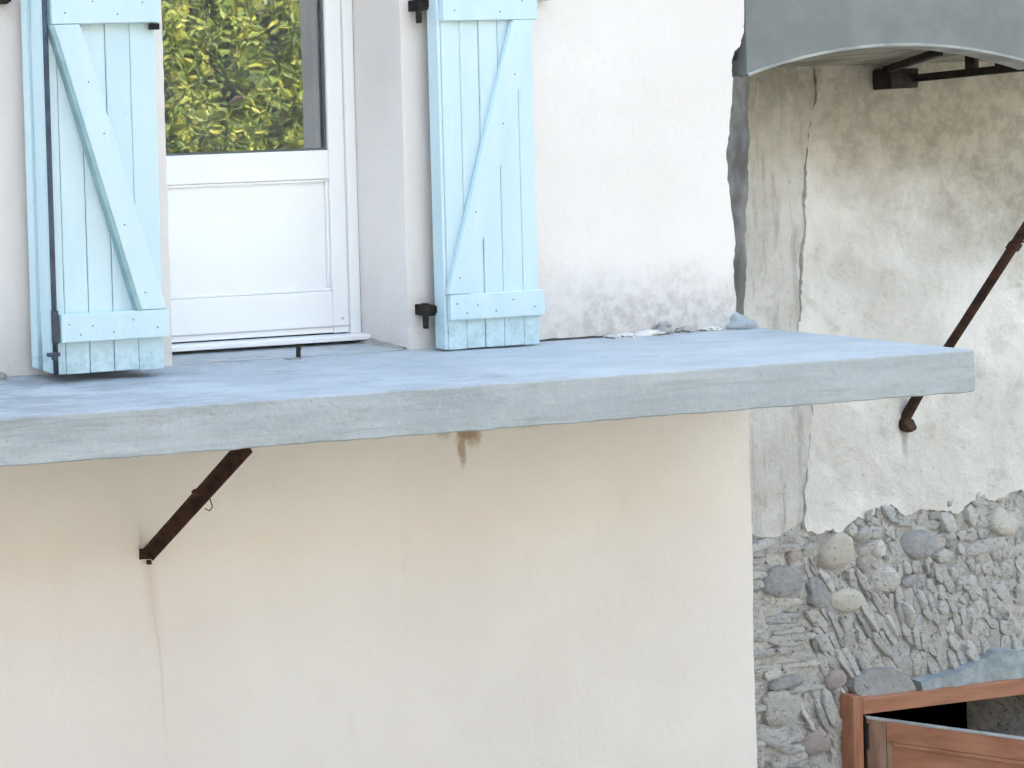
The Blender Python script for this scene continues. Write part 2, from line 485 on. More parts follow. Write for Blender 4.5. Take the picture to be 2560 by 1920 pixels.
def panel(name, outline, y0, thick, mat, parent, holes=(), grid=0.0, disp=0.0, freq=5.0, area=None, edge_jit=0.0, seg=0.0, tilt=None):
    """upright sheet in the XZ plane, front face at y0 towards -Y, with a grid of displaced points inside"""
    def dens(poly):
        if seg <= 0:
            return [Vector(p) for p in poly]
        out = []
        for i in range(len(poly)):
            a, b = Vector(poly[i]), Vector(poly[(i + 1) % len(poly)])
            k = max(1, int((b - a).length / seg))
            for j in range(k):
                p = a.lerp(b, j / k)
                if edge_jit and 0 < j:
                    p += Vector((random.uniform(-1, 1), random.uniform(-1, 1))) * edge_jit
                out.append(p)
        return out
    loops = [dens(outline)] + [dens(h) for h in holes]
    pts, edges = [], []
    for lp in loops:
        s = len(pts)
        pts += lp
        edges += [(s + i, s + (i + 1) % len(lp)) for i in range(len(lp))]
    if grid > 0:
        ar = area or (min(p[0] for p in outline), max(p[0] for p in outline), min(p[1] for p in outline), max(p[1] for p in outline))
        x = ar[0]
        polys = [[tuple(p) for p in lp] for lp in loops]
        while x < ar[1]:
            z = ar[2]
            while z < ar[3]:
                p = (x + random.uniform(-.25, .25) * grid, z + random.uniform(-.25, .25) * grid)
                if inside(p, polys[0]) and not any(inside(p, h) for h in polys[1:]):
                    pts.append(Vector(p))
                z += grid
            x += grid
    V, E, Fc, *_ = delaunay_2d_cdt(pts, edges, [], 0, 1e-5)
    lo = [[tuple(p) for p in lp] for lp in loops]
    faces = []
    for f in Fc:
        c = sum((V[i] for i in f), Vector((0, 0))) / len(f)
        if inside(c, lo[0]) and not any(inside(c, h) for h in lo[1:]):
            faces.append(f)
    def yy(p):
        v = y0 + (tilt(p) if tilt else 0)
        if disp:
            v += disp * noise.fractal(Vector((p[0] * freq, p[1] * freq, y0 * 3)), 1.0, 2.0, 4)
        return v
    verts = [(p[0], yy(p), p[1]) for p in V]
    fl = []
    for f in faces:
        a, b, c = (V[i] for i in f[:3])
        if (b - a).cross(c - a) < 0:
            f = f[::-1]
        fl.append(list(f))
    cnt = {}
    for f in fl:
        for i in range(len(f)):
            e = (f[i], f[(i + 1) % len(f)])
            cnt[e] = 1
    nfront = len(fl)
    for (a, b) in list(cnt):
        if (b, a) not in cnt:
            s = len(verts)
            verts += [verts[a], verts[b], (verts[b][0], y0 + thick, verts[b][2]), (verts[a][0], y0 + thick, verts[a][2])]
            fl.append([s + 1, s, s + 3, s + 2])
    me = bpy.data.meshes.new(name)
    me.from_pydata(verts, [], fl)
    if disp:
        for i, p in enumerate(me.polygons):
            p.use_smooth = i < nfront
    me.update()
    return link(name, me, mat, parent)


def lump(name, c, r, mat, parent=None, seed=0, rough=0.25, sub=2):
    bm = bmesh.new()
    bmesh.ops.create_icosphere(bm, subdivisions=sub, radius=1)
    for v in bm.verts:
        k = 1 + rough * noise.noise(v.co * 1.6 + Vector((seed * 3.1, seed * 1.7, 0)))
        v.co = Vector((c[0] + v.co.x * r[0] * k, c[1] + v.co.y * r[1] * k, c[2] + v.co.z * r[2] * k))
    return bm_obj(name, bm, mat, parent, True)


GROUND = -3.6
# ------------------------------------------------------------------ setting
g = box('road', (-60, 60, -60, 30, GROUND - 0.5, GROUND), 'ground')
g['kind'] = 'structure'
# ------------------------------------------------------------------ the white rendered house
CX = 1.985                       # its right-hand corner
house = thing('rendered_house', (-1.0, 0.3, GROUND), 'white rendered house with a balcony door and pale blue shutters', 'house')
DOOR = [(-1.28, 0.0), (0.0, 0.0), (0.0, 2.25), (-1.28, 2.25)]
ragged = [(2.012, 1.60), (2.004, 1.54), (1.985, 1.478), (1.945, 1.43), (1.928, 1.40), (1.926, 1.34), (1.936, 1.29), (1.915, 1.14), (1.902, 1.02), (1.884, 0.92),
          (1.888, 0.78), (1.905, 0.63), (1.928, 0.47), (1.912, 0.36), (1.913, 0.25), (1.922, 0.12), (1.917, 0.02)]
outline = [(-6.5, GROUND), (CX, GROUND), (CX + .004, -2.4), (CX - .006, -1.7), (CX + .003, -1.2), (CX - .004, -0.8), (CX, -0.19), (1.955, -0.1)]
rr_ = random.Random(4)
rag2 = []
for (a, b), (c, d) in zip(ragged[:-1], ragged[1:]):
    for k in range(4):
        rag2.append((a + (c - a) * k / 4 + rr_.uniform(-.004, .004), b + (d - b) * k / 4 + rr_.uniform(-.006, .006)))
ragged = rag2 + [ragged[-1]]
outline += ragged[::-1] + [(2.012, 1.72), (2.012, 5.6), (-6.5, 5.6)]
panel('wall', outline, 0.0, 0.40, 'render', house, holes=[DOOR], seg=0.06, edge_jit=0.0022)
# bare cement behind the broken render edge
edge_r = [(2.008, -0.01), (2.016, 0.04), (2.036, 0.29), (2.052, 0.54), (2.064, 0.71), (2.078, 1.02), (2.084, 1.30)]
panel('bare_cement_edge', [(1.86, -0.01)] + [(x - .022, z) for x, z in edge_r] + [(1.86, 1.33)],
      0.024, 0.30, 'cement', house, grid=0.025, disp=0.014, freq=9, seg=0.03, edge_jit=0.003)
panel('gap_shade', [(1.90, -0.008)] + [(x, z) for x, z in edge_r] + [(1.90, 1.32)], 0.058, 0.26, 'gapshade', house, grid=0.04, disp=0.008, freq=9, seg=0.03, edge_jit=0.002)  # dark sheet standing in for the shadow gap between the houses
box('rear_body', (-6.5, 1.98, 1.8, 8.0, GROUND, 5.6), 'render', house)
box('side_wall', (1.70, 1.975, 0.40, 1.8, GROUND, 5.6), 'render', house)
box('roof', (-6.7, 2.02, -0.12, 8.2, 5.6, 5.75), 'tile', house)
# loose cable hole high on the corner
h = lump('corner_hole', (1.955, 0.004, 1.425), (0.017, 0.006, 0.03), 'dark', house, 3)

# dark room behind the balcony door
bm = bmesh.new()
x0, x1, y0, y1, z0, z1 = -1.7, 0.35, 0.42, 1.75, -0.05, 2.5
for q in ([(x0, y1, z0), (x1, y1, z0), (x1, y1, z1), (x0, y1, z1)], [(x0, y0, z0), (x0, y1, z0), (x0, y1, z1), (x0, y0, z1)],
          [(x1, y0, z0), (x1, y0, z1), (x1, y1, z1), (x1, y1, z0)], [(x0, y0, z1), (x0, y1, z1), (x1, y1, z1), (x1, y0, z1)],
          [(x0, y0, z0), (x1, y0, z0), (x1, y1, z0), (x0, y1, z0)]):
    bm.faces.new([bm.verts.new(p) for p in q])
bm_obj('room', bm, 'dark', house)

# --- balcony door: white plastic, glazed above, panelled below
DY = 0.308
door = bm = bmesh.new()
add_box(bm, -0.058, -0.003, DY - .012, DY + .07, 0.05, 2.245, .004)
add_box(bm, -1.277, -1.222, DY - .012, DY + .07, 0.05, 2.245, .004)
add_box(bm, -1.222, -0.058, DY - .012, DY + .07, 2.19, 2.245, .004)
door = bm_obj('door', bm, 'pvc', house)
door['label'] = 'white plastic balcony door with glazed top half'
bm = bmesh.new()
add_box(bm, -0.152, -0.061, DY, DY + .06, 0.056, 2.187, .006)
add_box(bm, -1.219, -1.128, DY, DY + .06, 0.056, 2.187, .006)
box('rail', (-1.127, -0.153, DY + .001, DY + .059, 0.860, 1.010), 'pvc', door, .006)
box('rail', (-1.127, -0.153, DY + .001, DY + .059, 0.058, 0.276), 'pvc', door, .006)
box('rail', (-1.127, -0.153, DY + .001, DY + .059, 2.09, 2.187), 'pvc', door, .006)
bm_obj('stile', bm, 'pvc', door)
box('panel', (-1.126, -0.154, DY + .022, DY + .05, 0.277, 0.859), 'pvc', door)
for d in ((-1.126, -0.154, 0.845, 0.859), (-1.126, -0.154, 0.277, 0.291)):
    box('bead', (d[0], d[1], DY + .008, DY + .0215, d[2], d[3]), 'pvc', door, .005)
for d in ((-0.168, -0.154), (-1.126, -1.112)):
    box('bead', (d[0], d[1], DY + .008, DY + .0215, 0.292, 0.844), 'pvc', door, .005)
bm = bmesh.new()
for a, b, c, d in ((-1.126, -0.154, 1.0115, 1.022), (-1.126, -0.154, 2.078, 2.0885)):
    add_box(bm, a, b, DY + .012, DY + .024, c, d)
for a, b in ((-0.165, -0.154), (-1.126, -1.115)):
    add_box(bm, a, b, DY + .012, DY + .024, 1.023, 2.077)
bm_obj('glazing_gasket', bm, simple('grey_rubber', (0.10, 0.11, 0.12), (0.13, 0.14, 0.15), 5, 0.6, 0.05), door)
for k, yy in enumerate((DY + .026, DY + .044)):          # double glazing, the inner sheet a touch out of true
    a = 0.0022 * k
    bm = bmesh.new()
    bm.faces.new([bm.verts.new(p) for p in ((-1.13, yy - a, 1.005), (-0.15, yy + a, 1.005), (-0.15, yy + a * .4, 2.095), (-1.13, yy - a * 1.6, 2.095))])
    bm_obj('glass_pane', bm, 'glass', door)
box('weather_bar', (-1.25, 0.012, DY - .068, DY + .02, 0.022, 0.050), 'pvc', door, .006)
box('gasket_strip', (-1.215, -0.062, DY - .006, DY + .0, 0.088, 0.094), simple('pale_gasket', (0.5, 0.5, 0.5), (0.55, 0.55, 0.55)), door)
box('screw_cap', (-0.105, -0.095, DY - .002, DY + .0, 0.125, 0.135), 'fascia_edge', door)
# mortar sill between the slab and the door
bm = bmesh.new()
prof = [(0.0, -0.05), (0.0, 0.003), (0.10, 0.005), (0.22, 0.004), (0.30, 0.003), (0.38, 0.003), (0.38, -0.05)]
n = 14
rows = [[bm.verts.new((-1.279 + 1.278 * i / n, y, z + (random.uniform(-.002, .002) if 1 < j < 3 else 0))) for j, (y, z) in enumerate(prof)] for i in range(n + 1)]
for i in range(n):
    for j in range(len(prof) - 1):
        bm.faces.new((rows[i][j], rows[i + 1][j], rows[i + 1][j + 1], rows[i][j + 1]))
bm_obj('threshold', bm, 'slab', house)

bm = bmesh.new()
for k in range(9):
    y = .012 + .285 * k / 8
    h_ = .012 + .022 * (k / 8) + random.uniform(-.004, .004)
    row = [bm.verts.new(p) for p in ((-.002, y, .0), (-.002, y, h_), (-.02 - random.uniform(0, .012), y, h_ * .55), (-.05 - random.uniform(0, .02), y, .0))]
    if k:
        for j in range(3):
            bm.faces.new((prev[j], row[j], row[j + 1], prev[j + 1]))
    prev = row
bm_obj('mortar_fillet', bm, 'greychunk', house)
# --- balcony slab
bm = bmesh.new()
prof = [(.03, -.191), (.03, .0)] + [(.03 - .905 * k / 9, 0) for k in range(1, 9)] + [(-.862, .001), (-.873, .0), (-.875, -.006)]
prof += [(-.875, -.006 - .176 * k / 6) for k in range(1, 6)] + [(-.875, -.184), (-.868, -.191)]
xs_ = [-5.2 + 3.0 * k / 30 for k in range(30)] + [-2.2 + 4.235 * k / 140 for k in range(141)] + [2.048, 2.056]
prev = None
for i, x in enumerate(xs_):
    ring = []
    edge = (len(xs_) - 1 - i) < 2
    for (y, z) in prof:
        k = noise.fractal(Vector((x * 5, y * 5, z * 5)), 1, 2, 4)
        k2 = noise.fractal(Vector((x * 9 + 7, y * 9, z * 9)), 1, 2, 3)
        dy = (.005 * k + .002 * k2) if y < -.8 else 0
        dz = (.0035 * k2) if (z > -.02 and y < -.05) or (z < -.17 and y < -.8) else 0
        if edge and i == len(xs_) - 1:
            y2, z2 = y * .992 - .002, -.09 + (z + .09) * .94
        else:
            y2, z2 = y, z
        ring.append(bm.verts.new((x + (.003 * k if i > 165 else 0), y2 + dy, z2 + dz)))
    if prev:
        for k in range(len(prof)):
            bm.faces.new((prev[k], ring[k], ring[(k + 1) % len(prof)], prev[(k + 1) % len(prof)]))
    prev = ring
bm.faces.new(prev)
slab = bm_obj('balcony_slab', bm, 'slab', house)
slab['label'] = 'blue-grey concrete balcony slab without a railing'
bm = bmesh.new()
add_tube(bm, [(-0.632, -0.03, -0.01), (-0.632, -0.03, 0.035), (-0.630, -0.031, 0.058)], [0.011, 0.010, 0.012])
bm_obj('iron_pin', bm, 'darkiron', slab)
box('pin_plate', (-0.70, -0.625, -0.045, -0.015, 0.001, 0.006), 'greychunk', slab, .002)

bm = bmesh.new()
prev = None
for k in range(26):
    x = .66 + .54 * k / 25
    h_ = .010 + .006 * noise.noise(Vector((x * 14, 0, 0)))
    row = [bm.verts.new(p) for p in ((x, -.005, -.004), (x, -.004, h_), (x, .01, h_))]
    if prev:
        for j in range(2):
            bm.faces.new((prev[j], row[j], row[j + 1], prev[j + 1]))
    prev = row
bm_obj('foot_gap_shade', bm, 'gapshade', house)  # dark strip painted in place of the shaded gap at the wall foot

# --- strut under the slab
bm = bmesh.new()
P, Q = Vector((-1.452, 0.004, -0.895)), Vector((-1.535, -0.822, -0.186))
add_bar(bm, P, Q, 0.056, 0.010, bev=.002)
ax = (Q - P).normalized()
sd = Vector((1, 0, 0)) - ax * ax.x
sd.normalize()
nn = ax.cross(sd)
add_bar(bm, P + sd * 0.023 - nn * .020, Q + sd * 0.023 - nn * .020, 0.010, 0.038, bev=.002)
strut = bm_obj('strut', bm, 'rust', house)
strut['label'] = 'rusty angle-iron strut under the balcony slab'
mid = P.lerp(Q, 0.60)
bm = bmesh.new()
add_bar(bm, mid - ax * .014, mid + ax * .014, 0.058, 0.026, bev=.003)
bm_obj('collar', bm, 'rust', strut)
bm = bmesh.new()
add_tube(bm, [mid + Vector((.015, 0, -.01)), mid + Vector((.050, 0, -.035)), mid + Vector((.060, 0, -.07)), mid + Vector((.045, 0, -.085)), mid + Vector((.025, 0, -.075))], 0.0025, 6)
bm_obj('wire_loop', bm, 'rust', strut)
box('foot_plate', (-1.484, -1.424, -0.010, 0.002, -0.918, -0.872), 'rust', strut, .004, .006)
box('bolt', (-1.458, -1.438, -0.030, -0.015, -0.94, -0.92), 'rust', strut, .003)


# --- shutters
def shutter(x0, w, yf, z0, rail0, rail1, trail0, mirror, label, thick, cuts, rt=.024):
    bm = bmesh.new()
    r0 = (x0 + .018, x0 + w + .006)
    def rail(a, b):
        add_box(bm, r0[0], r0[1], yf - rt, yf - .0005, a, b, .004, .001)
    rail(rail0, rail1)
    sh = bm_obj('shutter', bm, 'paint', house)
    sh['label'] = label
    for a, b in ((trail0, trail0 + .145), (2.10, 2.22)):
        box('rail', (r0[0], r0[1], yf - rt, yf - .0005, a, b), 'paint', sh, .004, .001)
    xs = [x0 + w * c for c in cuts]
    for i in range(len(xs) - 1):
        dz = random.uniform(-.003, .003)
        dy = random.uniform(-.0015, .0015)
        box('plank', (xs[i] + .002, xs[i + 1] - .002, yf + dy, yf + thick, z0 + dz, 2.30), 'paint', sh, .0035)
    # diagonal brace rising away from the hinges
    bw = 0.125
    za, zb = rail1 + .002, trail0 - .002
    if mirror:
        lo_, hi_ = (x0 + w - bw - .005, x0 + w - .005), (x0 + .025, x0 + .025 + bw)
    else:
        lo_, hi_ = (x0 + .005, x0 + .005 + bw), (x0 + w - bw - .008, x0 + w - .008)
    bm = bmesh.new()
    v = [bm.verts.new((x, y, z)) for y in (yf - rt, yf - .001) for (x, z) in ((lo_[0], za), (lo_[1], za), (hi_[1], zb), (hi_[0], zb))]
    fs = [bm.faces.new([v[i] for i in q]) for q in ((0, 1, 2, 3), (7, 6, 5, 4), (0, 4, 5, 1), (1, 5, 6, 2), (2, 6, 7, 3), (3, 7, 4, 0))]
    bmesh.ops.bevel(bm, geom=list({e for f in fs for e in f.edges}), offset=.003, segments=1, affect='EDGES')
    bm_obj('brace', bm, 'paint', sh)
    if mirror:      # a dark teal strip paints in the shade of its lower-left side
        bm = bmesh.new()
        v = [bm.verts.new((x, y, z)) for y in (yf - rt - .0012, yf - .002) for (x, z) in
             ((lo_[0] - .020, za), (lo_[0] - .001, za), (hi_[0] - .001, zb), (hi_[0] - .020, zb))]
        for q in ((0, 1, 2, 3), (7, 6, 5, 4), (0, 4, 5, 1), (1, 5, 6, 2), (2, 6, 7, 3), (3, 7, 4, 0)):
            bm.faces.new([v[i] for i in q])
        bm_obj('brace_edge_shade', bm, 'teal', sh)
    nails = [(x0 + w * f, (rail0 + rail1) / 2 + s * .03) for f, s in ((.1, .6), (.2, -1), (.31, .2), (.5, -.9), (.68, .8), (.9, -.6))]
    nails += [(x0 + w * f, trail0 + z) for f, z in ((.15, .05), (.4, .1), (.62, .04), (.85, .09))]
    for fr in (.06, .3, .62, .8):
        nails.append((lo_[0] + (hi_[0] - lo_[0]) * fr + bw * (.35 + .3 * (fr > .5)), za + (zb - za) * fr))
    for nx, nz in nails:
        bm = bmesh.new()
        bmesh.ops.create_cone(bm, cap_ends=True, segments=8, radius1=.0045, radius2=.003, depth=.003,
                              matrix=Matrix.Translation((nx, yf - rt - .0012, nz)) @ Matrix.Rotation(rad(90), 4, 'X'))
        bm_obj('nail', bm, NAIL, sh)
    return sh


NAIL = simple('nail_head', (0.16, 0.24, 0.28), (0.22, 0.32, 0.36), 30, 0.7, 0.1)
shR = shutter(0.100, 0.537, -0.106, 0.010, 0.155, 0.279, 1.614, False, 'pale blue shutter folded flat against the wall right of the door', .055,
              [0, .04, .235, .43, .625, .835, 1])
shL = shutter(-2.027, 0.537, -0.2555, 0.040, 0.188, 0.315, 1.614, True, 'pale blue double shutter left of the door with a dark bolt rod', .035,
              [0, .10, .32, .54, .765, 1], .036)
box('edge_stile', (-2.026, -1.96, -0.219, -0.142, 0.042, 2.30), 'paint', shL, .005)
box('edge_stile', (-1.56, -1.491, -0.219, -0.142, 0.042, 2.30), 'paint', shL, .005)
for i in range(5):                                   # the second leaf, folded behind the first
    a = -2.03 + .1075 * i
    box('rear_plank', (a + .002, a + .1055, -0.104, -0.048, 0.045, 2.30), 'paint', shL, .004)
box('rear_rail', (-2.01, -1.51, -0.141, -0.105, 0.19, 0.31), 'paint', shL, .004)
box('rear_rail', (-2.01, -1.51, -0.141, -0.105, 1.62, 1.75), 'paint', shL, .004)
box('rear_filler', (-2.012, -1.98, -0.141, -0.105, 0.311, 1.619), 'paint', shL, .002)
bm = bmesh.new()
add_tube(bm, [(-2.030, -0.266, 0.045), (-2.030, -0.266, 0.40), (-2.030, -0.266, 2.28)], 0.0115, 10)
rod = bm_obj('bolt_rod', bm, 'blueiron', shL, True)
bm = bmesh.new()
add_box(bm, -2.046, -2.018, -0.284, -0.262, 0.185, 0.335, .006)
add_box(bm, -2.075, -2.015, -0.286, -0.264, 0.128, 0.146, .006)
add_box(bm, -2.050, -2.030, -0.286, -0.264, 0.110, 0.130, .005)
bm_obj('bolt_hook', bm, 'blueiron', shL)
# strap hinge end at the hinge side of the left shutter
box('hinge_strap', (-1.530, -1.478, -0.276, -0.268, 1.583, 1.612), 'darkiron', shL, .003)


def pintle(x, z):
    bm = bmesh.new()
    add_box(bm, x - .028, x + .03, -0.062, 0.002, z - .012, z + .042, .004)
    add_tube(bm, [(x - .014, -0.048, z + .05), (x - .014, -0.048, z - .075)], [0.016, 0.012], 10)
    add_box(bm, x + .02, x + .075, -0.066, -0.05, z - .0, z + .036, .003)
    bm_obj('hinge_pintle', bm, 'darkiron', house)


pintle(0.068, 0.155 + .03)
pintle(0.075, 1.69)
pintle(-1.43, 0.185)
pintle(-1.43, 1.69)


def stop(x, z):
    bm = bmesh.new()
    add_box(bm, x - .035, x + .045, -0.05, 0.002, z, z + .028, .006)
    add_box(bm, x - .02, x + .02, -0.075, -0.045, z - .012, z + .09, .008)
    bm_obj('shutter_stop', bm, 'darkiron', house)


stop(0.77, 1.727)
stop(-2.115, 1.752)

# ------------------------------------------------------------------ the old stone house beside it, set back
NY = 0.90
stone_house = thing('stone_house', (4.5, NY, GROUND), 'old stone house with patchy plaster and rubble masonry, right of the white house', 'house')
bm = bmesh.new()
WX0, WX1, WZ1, WZ0 = 3.80, 5.35, -2.50, -3.45           # window opening
for d in ((2.0, WX0, GROUND, 5.0), (WX1, 9.0, GROUND, 5.0), (WX0, WX1, WZ1, 5.0), (WX0, WX1, GROUND, WZ0)):
    add_box(bm, d[0], d[1], NY + .022, NY + .40, d[2], d[3])
wall = bm_obj('wall', bm, 'mortar', stone_house)
box('rear_body', (2.0, 9.0, 3.2, 9.0, GROUND, 5.0), 'plaster', stone_house)
box('roof', (2.03, 9.2, 0.5, 9.2, 5.0, 5.15), 'tile', stone_house)
bm = bmesh.new()
x0, x1, y0, y1, z0, z1 = WX0 - .6, 8.6, NY + .41, 3.1, -3.55, -2.2
for q in ([(x0, y1, z0), (x1, y1, z0), (x1, y1, z1), (x0, y1, z1)], [(x0, y0, z0), (x0, y1, z0), (x0, y1, z1), (x0, y0, z1)],
          [(x1, y0, z0), (x1, y0, z1), (x1, y1, z1), (x1, y1, z0)], [(x0, y0, z1), (x0, y1, z1), (x1, y1, z1), (x1, y0, z1)],
          [(x0, y0, z0), (x1, y0, z0), (x1, y1, z0), (x0, y1, z0)]):
    bm.faces.new([bm.verts.new(p) for p in q])
bm_obj('room', bm, 'dark', stone_house)

crack = [(3.652, 1.42), (3.650, 1.302), (3.633, 1.131), (3.600, 1.03), (3.580, 0.937), (3.572, 0.86), (3.553, 0.791), (3.552, 0.69), (3.543, 0.596), (3.550, 0.47), (3.537, 0.351),
         (3.524, 0.25), (3.520, 0.156), (3.495, 0.009), (3.498, -0.10), (3.478, -0.222), (3.520, -0.41), (3.568, -0.61), (3.585, -0.709), (3.560, -0.782), (3.545, -0.90), (3.527, -1.001),
         (3.522, -1.12), (3.508, -1.222), (3.497, -1.381)]
PY = NY - .029
botR = [(3.527, -1.445), (3.609, -1.464), (3.698, -1.434), (3.741, -1.488), (3.787, -1.437), (3.877, -1.374), (3.966, -1.406), (4.056, -1.376), (4.162, -1.327), (4.241, -1.403),
        (4.357, -1.367), (4.539, -1.389), (4.645, -1.422), (4.723, -1.37), (4.847, -1.324), (4.939, -1.369), (5.033, -1.313), (5.158, -1.302), (5.4, -1.33), (6.0, -1.28), (7.2, -1.4), (8.9, -1.35)]
botL = [(2.05, -1.42), (2.9, -1.40), (3.116, -1.417), (3.187, -1.455), (3.303, -1.457), (3.391, -1.422)]
wid = [0.0012 + .004 * min(1, max(0, (1.15 - z) / .3)) * (0.6 + 0.4 * math.sin(z * 9)) for x, z in crack]
panel('plaster_coat', [(x + w_, z) for (x, z), w_ in zip(crack, wid)] + botR + [(8.9, 4.95), (3.652, 4.95)], PY, .058, 'plaster', stone_house,
      grid=.03, disp=.016, freq=5.5, area=(3.4, 5.5, -1.5, 1.55), seg=.02, edge_jit=.007)
panel('plaster_coat', [(x - w_, z) for (x, z), w_ in zip(crack, wid)][::-1] + [(3.645, 4.95), (2.05, 4.95)] + botL, PY + .004, .046, 'plaster2', stone_house,
      grid=.03, disp=.013, freq=5, area=(2.9, 3.66, -1.5, 1.5), seg=.03, edge_jit=.004)

# --- rubble stones
sites = []      # x, z, rx, rz, angle, material


def px(n_):     # stone sizes were measured against the wall at about 370 px per metre
    return n_ / 370.0


for (x, z), (a, b), ang, m in [
        ((3.75, -1.592), (50, 46), 0, 'cream'), ((4.066, -1.598), (19, 22), 0, 'white'), ((3.936, -1.497), (22, 22), 0, 'stone'), ((4.357, -1.587), (44, 34), 5, 'slate'),
        ((4.094, -1.795), (36, 34), 0, 'stone'), ((3.799, -1.887), (45, 32), 0, 'cream'), ((3.594, -1.838), (28, 37), 10, 'slate'), ((3.328, -1.736), (48, 33), 0, 'slate'),
        ((3.38, -1.865), (34, 10), -3, 'stone'), ((3.433, -1.596), (23, 18), 0, 'purple'), ((3.935, -1.694), (17, 20), 0, 'purple'), ((5.039, -1.498), (56, 34), 4, 'cream'),
        ((4.562, -1.468), (22, 26), 20, 'stone'), ((4.766, -1.444), (20, 24), 0, 'stone'), ((4.576, -1.685), (34, 18), 0, 'stone'), ((4.859, -1.644), (54, 16), 12, 'stone'),
        ((4.322, -1.815), (38, 16), 0, 'slate'), ((4.269, -2.033), (10, 44), 14, 'white'), ((4.144, -2.077), (9, 36), 18, 'white'), ((4.367, -1.946), (9, 28), 14, 'white'),
        ((3.308, -2.513), (58, 40), 0, 'stone'), ((3.711, -2.381), (26, 24), 20, 'purple'), ((3.266, -2.704), (44, 24), 0, 'stone'), ((3.552, -2.75), (30, 40), 25, 'purple'),
        ((3.349, -2.36), (50, 14), 3, 'slate'), ((3.665, -2.552), (16, 44), 16, 'stone')]:
    sites.append((x, z, px(a), px(b), rad(ang), m))
rng = random.Random(11)


def field(x, z):
    if x < 3.50 and z > -2.9:
        return rng.uniform(.085, .15), rng.uniform(.020, .036), rad(rng.uniform(-6, 6))
    if z > -1.60:
        return rng.uniform(.04, .062), rng.uniform(.032, .046), rad(rng.uniform(-30, 30))
    if x < 4.15:
        return rng.uniform(.022, .034), rng.uniform(.07, .12), rad(rng.uniform(15, 38))
    return rng.uniform(.024, .040), rng.uniform(.045, .08), rad(rng.uniform(2, 30))


def pnorm(s):
    return 2.0 if s[5] in ('cream', 'white') else (5.0 if s[2] > 2.2 * s[3] else 3.0)


def mdist(px_, pz_, s):
    c, sn = math.cos(s[4]), math.sin(s[4])
    dx, dz = px_ - s[0], pz_ - s[1]
    p = pnorm(s)
    return (abs((dx * c + dz * sn) / s[2]) ** p + abs((-dx * sn + dz * c) / s[3]) ** p) ** (1 / p)


def in_stone_zone(x, z):
    if not (3.08 < x < 5.38 and -3.15 < z < -1.30):
        return False
    if x > 3.745 and z < -2.46:
        return False
    if x > 3.78 and z < -2.29 - .06 * (x < 4.7) and not (x < 3.80):
        return False
    top = -1.43 if x < 3.55 else (-1.46 if x < 3.8 else -1.37 - .02 * (x < 4.4) + .05 * (x > 4.8))
    return z < top


tries = 0
while tries < 45000 and len(sites) < 760:
    tries += 1
    x, z = rng.uniform(3.08, 5.36), rng.uniform(-3.1, -1.33)
    if not in_stone_zone(x, z):
        continue
    a, b, an = field(x, z)
    sh = 1.0 if tries < 7000 else (0.62 if tries < 18000 else 0.36)
    cand = (x, z, a * sh, b * sh, an, 'stone')
    if all(mdist(x, z, s) > 1.32 and mdist(s[0], s[1], cand) > 1.15 for s in sites if abs(s[0] - x) < .4 and abs(s[1] - z) < .4):
        sites.append(cand)
S = np.array([s[:5] for s in sites])
PN = np.array([pnorm(s) for s in sites])
Cc, Sn = np.cos(S[:, 4]), np.sin(S[:, 4])


def allmd(pts):
    dx = pts[:, None, 0] - S[None, :, 0]
    dz = pts[:, None, 1] - S[None, :, 1]
    return (np.abs((dx * Cc + dz * Sn) / S[:, 2]) ** PN + np.abs((-dx * Sn + dz * Cc) / S[:, 3]) ** PN) ** (1 / PN)


